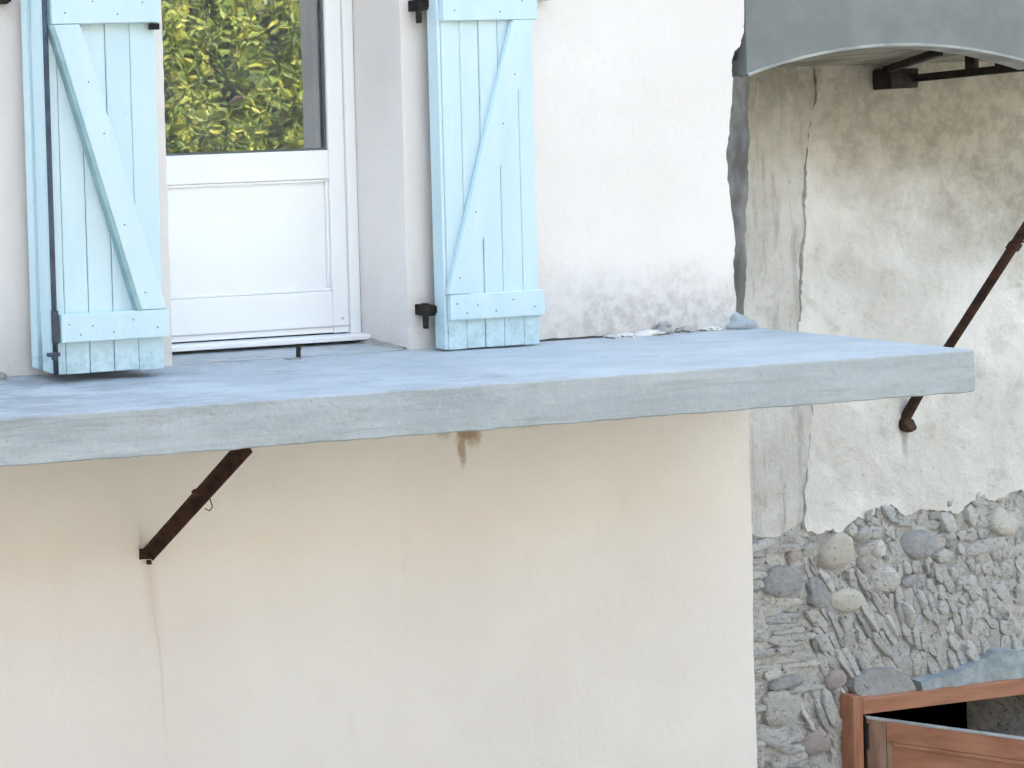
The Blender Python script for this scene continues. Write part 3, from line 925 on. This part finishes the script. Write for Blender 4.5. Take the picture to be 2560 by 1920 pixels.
keep = set(sorted(range(len(sites)), key=lambda i: -S[i, 2] * S[i, 3])[:296])
small = bmesh.new()
panel('mortar_bed', [(2.2, -3.5), (3.79, -3.5), (3.79, -2.44), (5.40, -2.44), (5.40, -3.5), (8.9, -3.5), (8.9, -1.25), (2.2, -1.25)], NY - .008, .026, 'mortar', wall,
      grid=.026, disp=.016, freq=10, area=(3.05, 5.45, -3.2, -1.28))
for i, s in enumerate(sites):
    big = i < 26
    cobble = s[5] in ('cream', 'white') or i in (2, 3, 4, 10)
    NR = 16 if cobble else (rng.randint(9, 12) if i in keep else 7)
    a0 = rng.uniform(0, 1)
    ang = (np.arange(NR) + a0 + np.array([rng.uniform(-.28, .28) for _ in range(NR)]) * (not cobble)) * 2 * np.pi / NR
    ex, ez = np.cos(ang) * s[2], np.sin(ang) * s[3]
    c, sn = math.cos(s[4]), math.sin(s[4])
    dirs = np.stack([ex * c - ez * sn, ex * sn + ez * c], 1)
    ln = np.linalg.norm(dirs, axis=1)
    t_ = np.arange(1, 50) * .045
    P_ = (np.array([s[0], s[1]])[None, None, :] + dirs[:, None, :] * t_[None, :, None]).reshape(-1, 2)
    own = (allmd(P_).argmin(1) == i).reshape(NR, -1)
    ring = []
    for k in range(NR):
        bad = np.where(~own[k])[0]
        tt = t_[bad[0]] if len(bad) else t_[-1]
        tt = min(tt, 1.10 if big else 2.3)
        d = tt * ln[k]
        d = max(d - .0028, d * .6)
        ring.append(d / ln[k] * (1 + rng.uniform(-.04, .03)))
    ring = np.array(ring)
    if cobble:
        ring = .5 * ring + .25 * (np.roll(ring, 1) + np.roll(ring, -1))
    prot = rng.choice((.006, .010, .016, .020, .026)) + (.012 if big else 0) + (.008 if cobble else 0)
    if cobble:
        rows_ = [(1.0, NY + .02), (.96, NY - prot * .4), (.80, NY - prot * .95), (.45, NY - prot * 1.2)]
    else:
        rows_ = [(1.04, NY + .02), (1.02, NY - prot * .75), (.95, NY - prot), (.45, NY - prot * 1.02)]
    verts, faces = [], []
    lean, lean2 = rng.uniform(-.22, .22), rng.uniform(-.22, .22)
    for q, (f, y) in enumerate(rows_):
        for k in range(NR):
            dx, dz = dirs[k] * ring[k] * f
            jy = rng.uniform(-.005, .005) if q else 0
            verts.append((s[0] + dx, y + jy + (lean * dz + lean2 * dx if q else 0), s[1] + dz))
    for q in range(3):
        for k in range(NR):
            faces.append((q * NR + k, q * NR + (k + 1) % NR, (q + 1) * NR + (k + 1) % NR, (q + 1) * NR + k))
    verts.append((s[0], NY - prot * 1.1, s[1]))
    for k in range(NR):
        faces.append((3 * NR + k, 3 * NR + (k + 1) % NR, 4 * NR))
    me = bpy.data.meshes.new('stone')
    me.from_pydata(verts, [], faces)
    if cobble:
        for p in me.polygons:
            p.use_smooth = True
    else:
        for q, p in enumerate(me.polygons):
            p.use_smooth = q >= NR * 2
    if i in keep:
        link('stone', me, s[5], wall)
    else:
        small.from_mesh(me)
        bpy.data.meshes.remove(me)
if len(small.verts):
    small_o = bm_obj('small_stones', small, 'stonefill', wall)
    small_o['kind'] = 'stuff'

# --- lintel stones over the low window
panel('lintel_stone', [(3.80, -2.43), (3.814, -2.375), (3.947, -2.333), (4.117, -2.342), (4.235, -2.415), (4.262, -2.470), (4.262, -2.515), (3.85, -2.515)], NY - .05, .08, 'slate', wall,
      grid=.03, disp=.012, freq=9, seg=.03, edge_jit=.004)
panel('lintel_stone', [(4.285, -2.435), (4.42, -2.425), (4.518, -2.413), (4.70, -2.375), (4.81, -2.345), (4.86, -2.302), (5.007, -2.310), (5.12, -2.335), (5.40, -2.33), (5.40, -2.50), (4.30, -2.50)],
      NY - .06, .09, 'lintel', wall, grid=.035, disp=.012, freq=9, seg=.035, edge_jit=.004)

# --- wooden window with its shutter standing ajar
WF = NY - .078
win = box('window', (3.834, 5.32, WF, WF + .12, -2.587, -2.489), 'wood', stone_house, .006, .002)
win['label'] = 'reddish wooden window frame with an outward-opened leaf'
box('frame_post', (3.760, 3.833, WF + .001, WF + .12, -3.45, -2.470), 'woodv', win, .006, .002)
box('frame_post', (5.321, 5.39, WF + .001, WF + .12, -3.45, -2.470), 'woodv', win, .006, .002)
H0 = Vector((3.868, WF + .022, 0))
ph = rad(38)
du = Vector((math.cos(ph), -math.sin(ph), 0))
dn = Vector((-math.sin(ph), -math.cos(ph), 0))


def leafbox(name, u0, u1, z0, z1, n0, n1, mat, bev=.004):
    bm = bmesh.new()
    add_box(bm, u0, u1, n0, n1, z0, z1, bev)
    for v in bm.verts:
        v.co = H0 + du * v.co.x + dn * v.co.y + Vector((0, 0, v.co.z))
    return bm_obj(name, bm, mat, win)


leafbox('leaf_stile', 0, .085, -3.42, -2.612, 0, .035, 'wood2')
leafbox('leaf_rail', .086, .80, -2.735, -2.612, .001, .035, 'wood')
leafbox('leaf_rail', .086, .80, -3.42, -3.30, .001, .035, 'wood')
leafbox('leaf_stile', .801, .88, -3.42, -2.612, 0, .035, 'wood2')
leafbox('leaf_panel', .087, .80, -3.299, -2.736, .004, .020, 'wood')
leafbox('leaf_molding', .088, .112, -3.299, -2.737, .0205, .032, 'wood2')
leafbox('leaf_molding', .113, .80, -2.762, -2.737, .0205, .032, 'wood')
leafbox('leaf_cap', .0, .88, -2.6115, -2.604, -.002, .037, 'fascia_edge', .001)
bm = bmesh.new()
add_box(bm, 3.838, 3.866, WF - .012, WF + .004, -2.80, -2.64, .003)
bm_obj('leaf_hinge', bm, 'darkiron', win)

# --- its balcony: arched cement front, soffit, iron beam and strut
fas = []
for c0 in (2.96, 4.88):
    for k in range(17):
        t = -1 + 2 * k / 16
        fas.append((c0 + .96 * t, 1.312 + .140 * (1 - t * t)))
# remove duplicate at the meeting of the two arches
fas = fas[:17] + fas[18:]
fas[0] = (2.016, 1.314)
balc = panel('balcony', fas + [(5.84, 2.35), (2.016, 2.35)], -0.004, .10, 'fascia', stone_house, grid=.08, disp=.006, freq=2.2, seg=.0)
balc['label'] = 'grey cement balcony front with arched lower edge'
bm = bmesh.new()
prev = None
for (x, z) in fas:
    ring = [bm.verts.new(p) for p in ((x, -.009, z - .004), (x, -.010, z + .009), (x, -.0045, z + .011), (x, .10, z - .001), (x, .10, z - .004))]
    if prev:
        for k in range(5):
            bm.faces.new((prev[k], ring[k], ring[(k + 1) % 5], prev[(k + 1) % 5]))
    prev = ring
bm_obj('arch_edge', bm, 'fascia_edge', balc)
bm = bmesh.new()
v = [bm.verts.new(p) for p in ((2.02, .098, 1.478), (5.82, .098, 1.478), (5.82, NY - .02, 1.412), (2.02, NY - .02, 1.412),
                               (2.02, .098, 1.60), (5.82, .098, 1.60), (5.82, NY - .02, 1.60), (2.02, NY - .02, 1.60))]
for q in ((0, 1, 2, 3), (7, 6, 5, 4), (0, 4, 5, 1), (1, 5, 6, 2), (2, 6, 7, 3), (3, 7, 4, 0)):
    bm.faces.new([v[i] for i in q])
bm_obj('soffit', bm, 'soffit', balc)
box('beam_seat', (4.075, 4.275, .78, .884, 1.255, 1.375), 'darkiron', balc, .01, .006)
bm = bmesh.new()
add_bar(bm, (4.262, .80, 1.315), (4.27, -.02, 1.345), .044, .046, bev=.004)
bm_obj('iron_beam', bm, 'darkiron', balc)
bm = bmesh.new()
add_bar(bm, (4.13, .84, 1.375), (3.60, .24, 1.428), .042, .036, up=Vector((0, 0, 1)), bev=.004)
bm_obj('iron_brace', bm, 'darkiron', balc)
for yy in (.52, .385, .29):
    box('spacer', (4.250, 4.284, yy - .022, yy + .022, 1.335, 1.452), 'darkiron', balc, .003)
bm = bmesh.new()
P, Q = Vector((4.268, .885, -.815)), Vector((4.266, -.14, 1.318))
add_tube(bm, [P, P.lerp(Q, .12) + Vector((0, .012, 0)), P.lerp(Q, .3) + Vector((0, .006, 0)), P.lerp(Q, .62), Q], [.026, .023, .021, .022, .022], 8)
st2 = bm_obj('strut', bm, 'rust', balc)
st2['label'] = 'thin rusty iron strut passing behind the slab end'
bm = bmesh.new()
m2 = P.lerp(Q, .525)
ax2 = (Q - P).normalized()
add_tube(bm, [m2 - ax2 * .02, m2 + ax2 * .02], .029, 8)
bm_obj('collar', bm, 'rust', balc)
bm = bmesh.new()
add_tube(bm, [(4.30, .33, .33), (4.42, .33, .33), (4.52, .36, .325)], .006, 6)
bm_obj('wire', bm, 'rust', balc)
bm = bmesh.new()
add_tube(bm, [(4.268, .89, -.83), (4.268, .855, -.835), (4.268, .845, -.83)], [.048, .046, .034], 10)
bm_obj('strut_foot', bm, 'rust', balc)

# ------------------------------------------------------------------ loose mortar on the slab
def chunk(c, r, mat, seed, label):
    o = lump('mortar_chunk', c, r, mat, None, seed, .6, 3)
    for v in o.data.vertices:
        v.co += Vector((1, .6, .8)) * .012 * noise.fractal(v.co * 45 + Vector((seed, 0, 0)), 1, 2, 3)
    o['label'] = label
    o['category'] = 'rubble'
    o['group'] = 'mortar rubble along the wall foot'


chunk((1.21, -.018, .002), (.090, .030, .017), 'pale', 1, 'long pale mortar lump nearest the right shutter at the wall foot')
chunk((1.37, -.018, .004), (.090, .028, .022), 'pale', 2, 'whitish mortar lump in the middle of the wall foot rubble')
chunk((1.465, -.012, .024), (.040, .022, .034), 'greychunk', 3, 'dark grey upright mortar lump beside the whitish one')
chunk((1.59, -.010, .012), (.045, .022, .020), 'greychunk', 4, 'small dark mortar crumb between the rubble and the corner')
chunk((1.745, -.004, .006), (.070, .022, .018), 'pale', 6, 'pale mortar crumb next to the blue-grey corner lump')
chunk((1.945, .012, .004), (.095, .055, .070), 'bluemortar', 8, 'blue-grey mortar lump packed against the house corner')
for i, (x, r) in enumerate(((-2.2, .05), (-2.32, .03))):
    chunk((x, -.035, .012), (r, .03, .018), 'greychunk', 20 + i, ('wider' if i == 0 else 'smaller') + ' grey crumb at the wall foot left of the shutters')

# ------------------------------------------------------------------ across the road: trees mirrored in the glass, added houses
def tree(loc, crown, n_leaf, size, leafmat, label, seed):
    r = random.Random(seed)
    t = thing('garden_tree', loc, label, 'tree', 'trees across the road')
    bm = bmesh.new()
    top = crown[0][2]
    add_tube(bm, [loc, (loc[0] + .1, loc[1], loc[2] + 1.5), (loc[0] - .05, loc[1] + .1, top - .3), (loc[0], loc[1], top + 1)], [.2, .15, .11, .04], 10)
    for k in range(8):
        a = k * 2.4
        s_ = Vector((loc[0], loc[1], top - 1.2 + .25 * k))
        e = s_ + Vector((math.cos(a) * 1.1, math.sin(a) * 1.1, .7))
        add_tube(bm, [s_, s_.lerp(e, .5) + Vector((0, 0, .1)), e], [.06, .04, .015], 6)
    bm_obj('trunk', bm, 'bark', t)
    verts, faces = [], []
    tot = sum(c[3] for c in crown)
    for (cx, cy, cz, rr) in crown:
        clumps = [Vector((r.gauss(0, 1), r.gauss(0, 1), r.gauss(0, 1))).normalized() * r.uniform(.55, 1.0) for _ in range(26)]
        for _ in range(int(n_leaf * rr / tot)):
            c = r.choice(clumps) * rr + Vector((r.gauss(0, .13), r.gauss(0, .13), r.gauss(0, .24))) * rr * .8
            p = Vector((cx, cy, cz)) + c
            d = Vector((r.gauss(0, .7), r.gauss(0, .7), -.6 + r.gauss(0, .5))).normalized()
            sd_ = d.cross(Vector((r.gauss(0, 1), r.gauss(0, 1), r.gauss(0, 1)))).normalized()
            L = size * r.uniform(.7, 1.35)
            w_ = L * .24
            up_ = d.cross(sd_) * w_ * .35
            s0 = len(verts)
            verts += [p, p + d * L * .45 + sd_ * w_ + up_, p + d * L, p + d * L * .45 - sd_ * w_ + up_]
            faces += [(s0, s0 + 1, s0 + 2, s0 + 3)]
    me = bpy.data.meshes.new('crown')
    me.from_pydata([tuple(v) for v in verts], [], faces)
    link('crown', me, leafmat, t)


tree((4.8, -8.6, GROUND), [(5.45, -8.6, 1.5, 1.0), (4.3, -8.4, 1.2, 1.1), (5.6, -8.8, 2.6, 1.0), (4.1, -8.6, 2.6, 1.1), (4.7, -8.6, .3, 1.0), (6.3, -8.9, 1.2, 1.0), (6.4, -8.9, 2.5, 1.0)], 30000, .125, 'leaf',
     'yellow-green leafy tree mirrored in the door glass', 5)
tree((5.7, -9.6, GROUND), [(6.9, -9.7, 1.3, .95), (6.9, -9.6, 2.5, .95), (5.6, -9.9, 1.0, .9), (6.2, -9.7, 3.4, .9)], 14000, .14, 'leaf2', 'darker blue-green tree behind the yellow-green one in the reflection', 9)
def row_house(x0, x1, mat, label, wins):  # unseen houses, added tall and long to block the low sky
    t = thing('blocker_house', ((x0 + x1) / 2, -14, GROUND), label, 'house', 'added houses across the road')
    box('wall', (x0, x1, -19, -11.2, GROUND, 7.0), mat, t)
    box('roof', (x0 - .01, x1 + .01, -19.4, -10.8, 7.0, 7.3), 'tile', t, .03)
    for x in wins:
        for z in (-2.6, .5, 3.6):
            w_ = box('window', (x, x + 1.0, -11.22, -11.14, z, z + 1.5), 'pvc', t, .01)
            box('pane', (x + .08, x + .92, -11.138, -11.13, z + .08, z + 1.42), 'dark', w_)


row_house(5.0, 14.0, 'opposite', 'added blue-grey house across the road that blocks low sky, behind the mirrored trees', (11.0, 12.6))
row_house(-14.0, 4.97, 'oppstone', 'long grey stone house added behind the viewpoint to block low sky', (-11, -8, -5, -2, 1))
row_house(14.03, 40.0, 'oppstone', 'farther grey stone house added along the road to the right to block low sky', (16, 19, 22))
row_house(-40.0, -14.03, 'oppstone', 'farther grey stone house added along the road to the left to block low sky', (-17, -20, -23))
